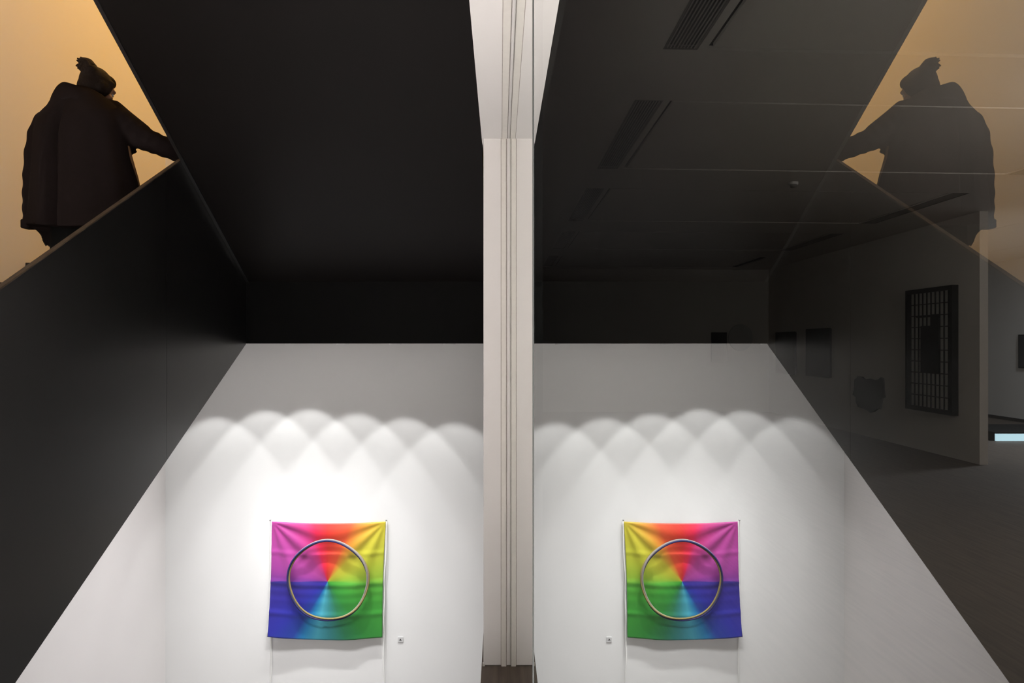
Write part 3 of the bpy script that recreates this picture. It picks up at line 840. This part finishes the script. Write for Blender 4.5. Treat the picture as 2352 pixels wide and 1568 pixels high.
# lapel edge falling over the right shoulder, little flap under the arm
limb(bm, [at(266, 244, PY + 0.13), at(300, 271, PY + 0.15), at(327, 291, PY + 0.15)], [0.032, 0.028, 0.020])
def flat(pts, y0, y1):
    prism(bm, [(at(a, b, y0).x, at(a, b, y0).z) for a, b in pts], 'Y', y0, y1)
flat([(254, 226), (292, 252), (336, 287), (331, 300), (300, 290), (262, 256)], PY + 0.10, PY + 0.15)
flat([(286, 326), (300, 332), (311, 347), (294, 354)], PY + 0.12, PY + 0.15)
wear('coat', bm, M['coat'], 0.0085, 3)
# cuff strap on the left sleeve
bm = bmesh.new(); c0 = at(62, 514, PY + 0.07)
box(bm, c0.x - 0.016, c0.x + 0.03, c0.y - 0.035, c0.y + 0.035, c0.z - 0.028, c0.z + 0.022)
o = wear('cuff_strap', bm, M['coat'], 0); mdv = o.modifiers.new('bevel', 'BEVEL'); mdv.width = 0.006
# front edge of the coat, lamp light on it painted as lighter brown
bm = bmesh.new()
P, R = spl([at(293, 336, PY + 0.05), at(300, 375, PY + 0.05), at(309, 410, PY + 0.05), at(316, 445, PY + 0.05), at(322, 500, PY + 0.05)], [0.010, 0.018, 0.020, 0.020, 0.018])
tube(bm, P, R, 10); wear('coat_front_edge', bm, M['lit_lining'], 0)
# collar: stand-up band round the neck
bm = bmesh.new(); prof = []
KN = 44
cc = at(190, 230, PY + 0.09)
for k in range(KN + 1):
    th = math.radians(-60 - 0) + math.radians(300) * 0 + (k / KN) * math.radians(300) - math.radians(180) + math.radians(30) - math.radians(0)
    # open towards the front (+Y)
    ang = math.radians(120) + (k / KN) * math.radians(300)
    cs, sn = math.cos(ang), math.sin(ang)
    lift = -0.10 * cs                             # collar sits higher on the left
    tz = 0.018 - 0.036 * cs - 0.012 * max(0, sn)
    row = []
    for rad, dz in ((0.110, -0.060), (0.145, -0.055), (0.160, -0.042), (0.128, 0.008), (0.098, 0.038), (0.084, 0.040), (0.076, 0.0), (0.076, -0.05)):
        wdt = 1.22 if abs(cs) > 0.3 else 1.1
        row.append(bm.verts.new((cc.x + rad * 1.16 * cs + 0.01, cc.y + rad * 0.85 * sn, cc.z + dz + tz - ((0.045 * max(0, cs) + 0.055 * max(0, -cs)) if dz < 0 else 0))))
    prof.append(row)
for k in range(KN):
    for j in range(8):
        bm.faces.new((prof[k][j], prof[k][(j + 1) % 8], prof[k + 1][(j + 1) % 8], prof[k + 1][j]))
bm.faces.new(prof[0]); bm.faces.new(prof[-1][::-1])
o = wear('collar', bm, M['coat'], 0); s = o.modifiers.new('subd', 'SUBSURF'); s.levels = 1; s.render_levels = 2
for p_ in o.data.polygons: p_.use_smooth = True
# hair: cap, bun and loose ends
bm = bmesh.new()
ball(bm, hd(0.006, -0.018, 0.022), (0.075, 0.088, 0.090), 28, 18, tilt)
ball(bm, hd(0.012, -0.040, -0.026), (0.060, 0.064, 0.080), 24, 14, tilt)
ball(bm, hd(0.0, 0.03, 0.075), (0.058, 0.052, 0.034), 20, 12, tilt)
for s in (-1, 1): ball(bm, hd(s * 0.066, -0.012, -0.012), (0.020, 0.038, 0.048), 14, 10, tilt)
for s in (-1, 1): limb(bm, [hd(s * 0.066, 0.030, 0.04), hd(s * 0.070, 0.026, -0.02), hd(s * 0.064, 0.022, -0.055)], [0.020, 0.015, 0.006])
hb = at(207, 162, PY + 0.10)
ball(bm, hb, (0.046, 0.046, 0.040), 18, 12); ball(bm, at(200, 150, PY + 0.10), (0.038, 0.036, 0.028), 16, 10)
wear('hair', bm, M['hair'], 0.006, 4)
bm = bmesh.new()
rnd = random.Random(3)
for k in range(36):
    s0 = hb + V3((rnd.uniform(-.028, .03), rnd.uniform(-.03, .03), rnd.uniform(-.02, .02)))
    if k % 3: e0 = at(rnd.uniform(175, 192), rnd.uniform(131, 143), PY + 0.10 + rnd.uniform(-.03, .03))
    else: e0 = at(rnd.uniform(174, 186), rnd.uniform(149, 160), PY + 0.10 + rnd.uniform(-.03, .03))
    m0 = s0.lerp(e0, 0.55) + V3((rnd.uniform(-.006, .006), 0, 0.010))
    P, R = spl([s0, m0, e0], [0.015, 0.013, 0.003], 5)
    tube(bm, P, R, 7)
P, R = spl([hb + V3((0, 0, .01)), at(199, 147, PY + 0.1), at(186, 140, PY + 0.1)], [0.040, 0.036, 0.020], 6); tube(bm, P, R, 12)
P, R = spl([hb + V3((-.02, 0, 0)), at(190, 158, PY + 0.1), at(180, 154, PY + 0.1)], [0.026, 0.020, 0.008], 6); tube(bm, P, R, 10)
wear('bun', bm, M['hair'], 0)
for p_ in bpy.data.objects['bun'].data.polygons: p_.use_smooth = True
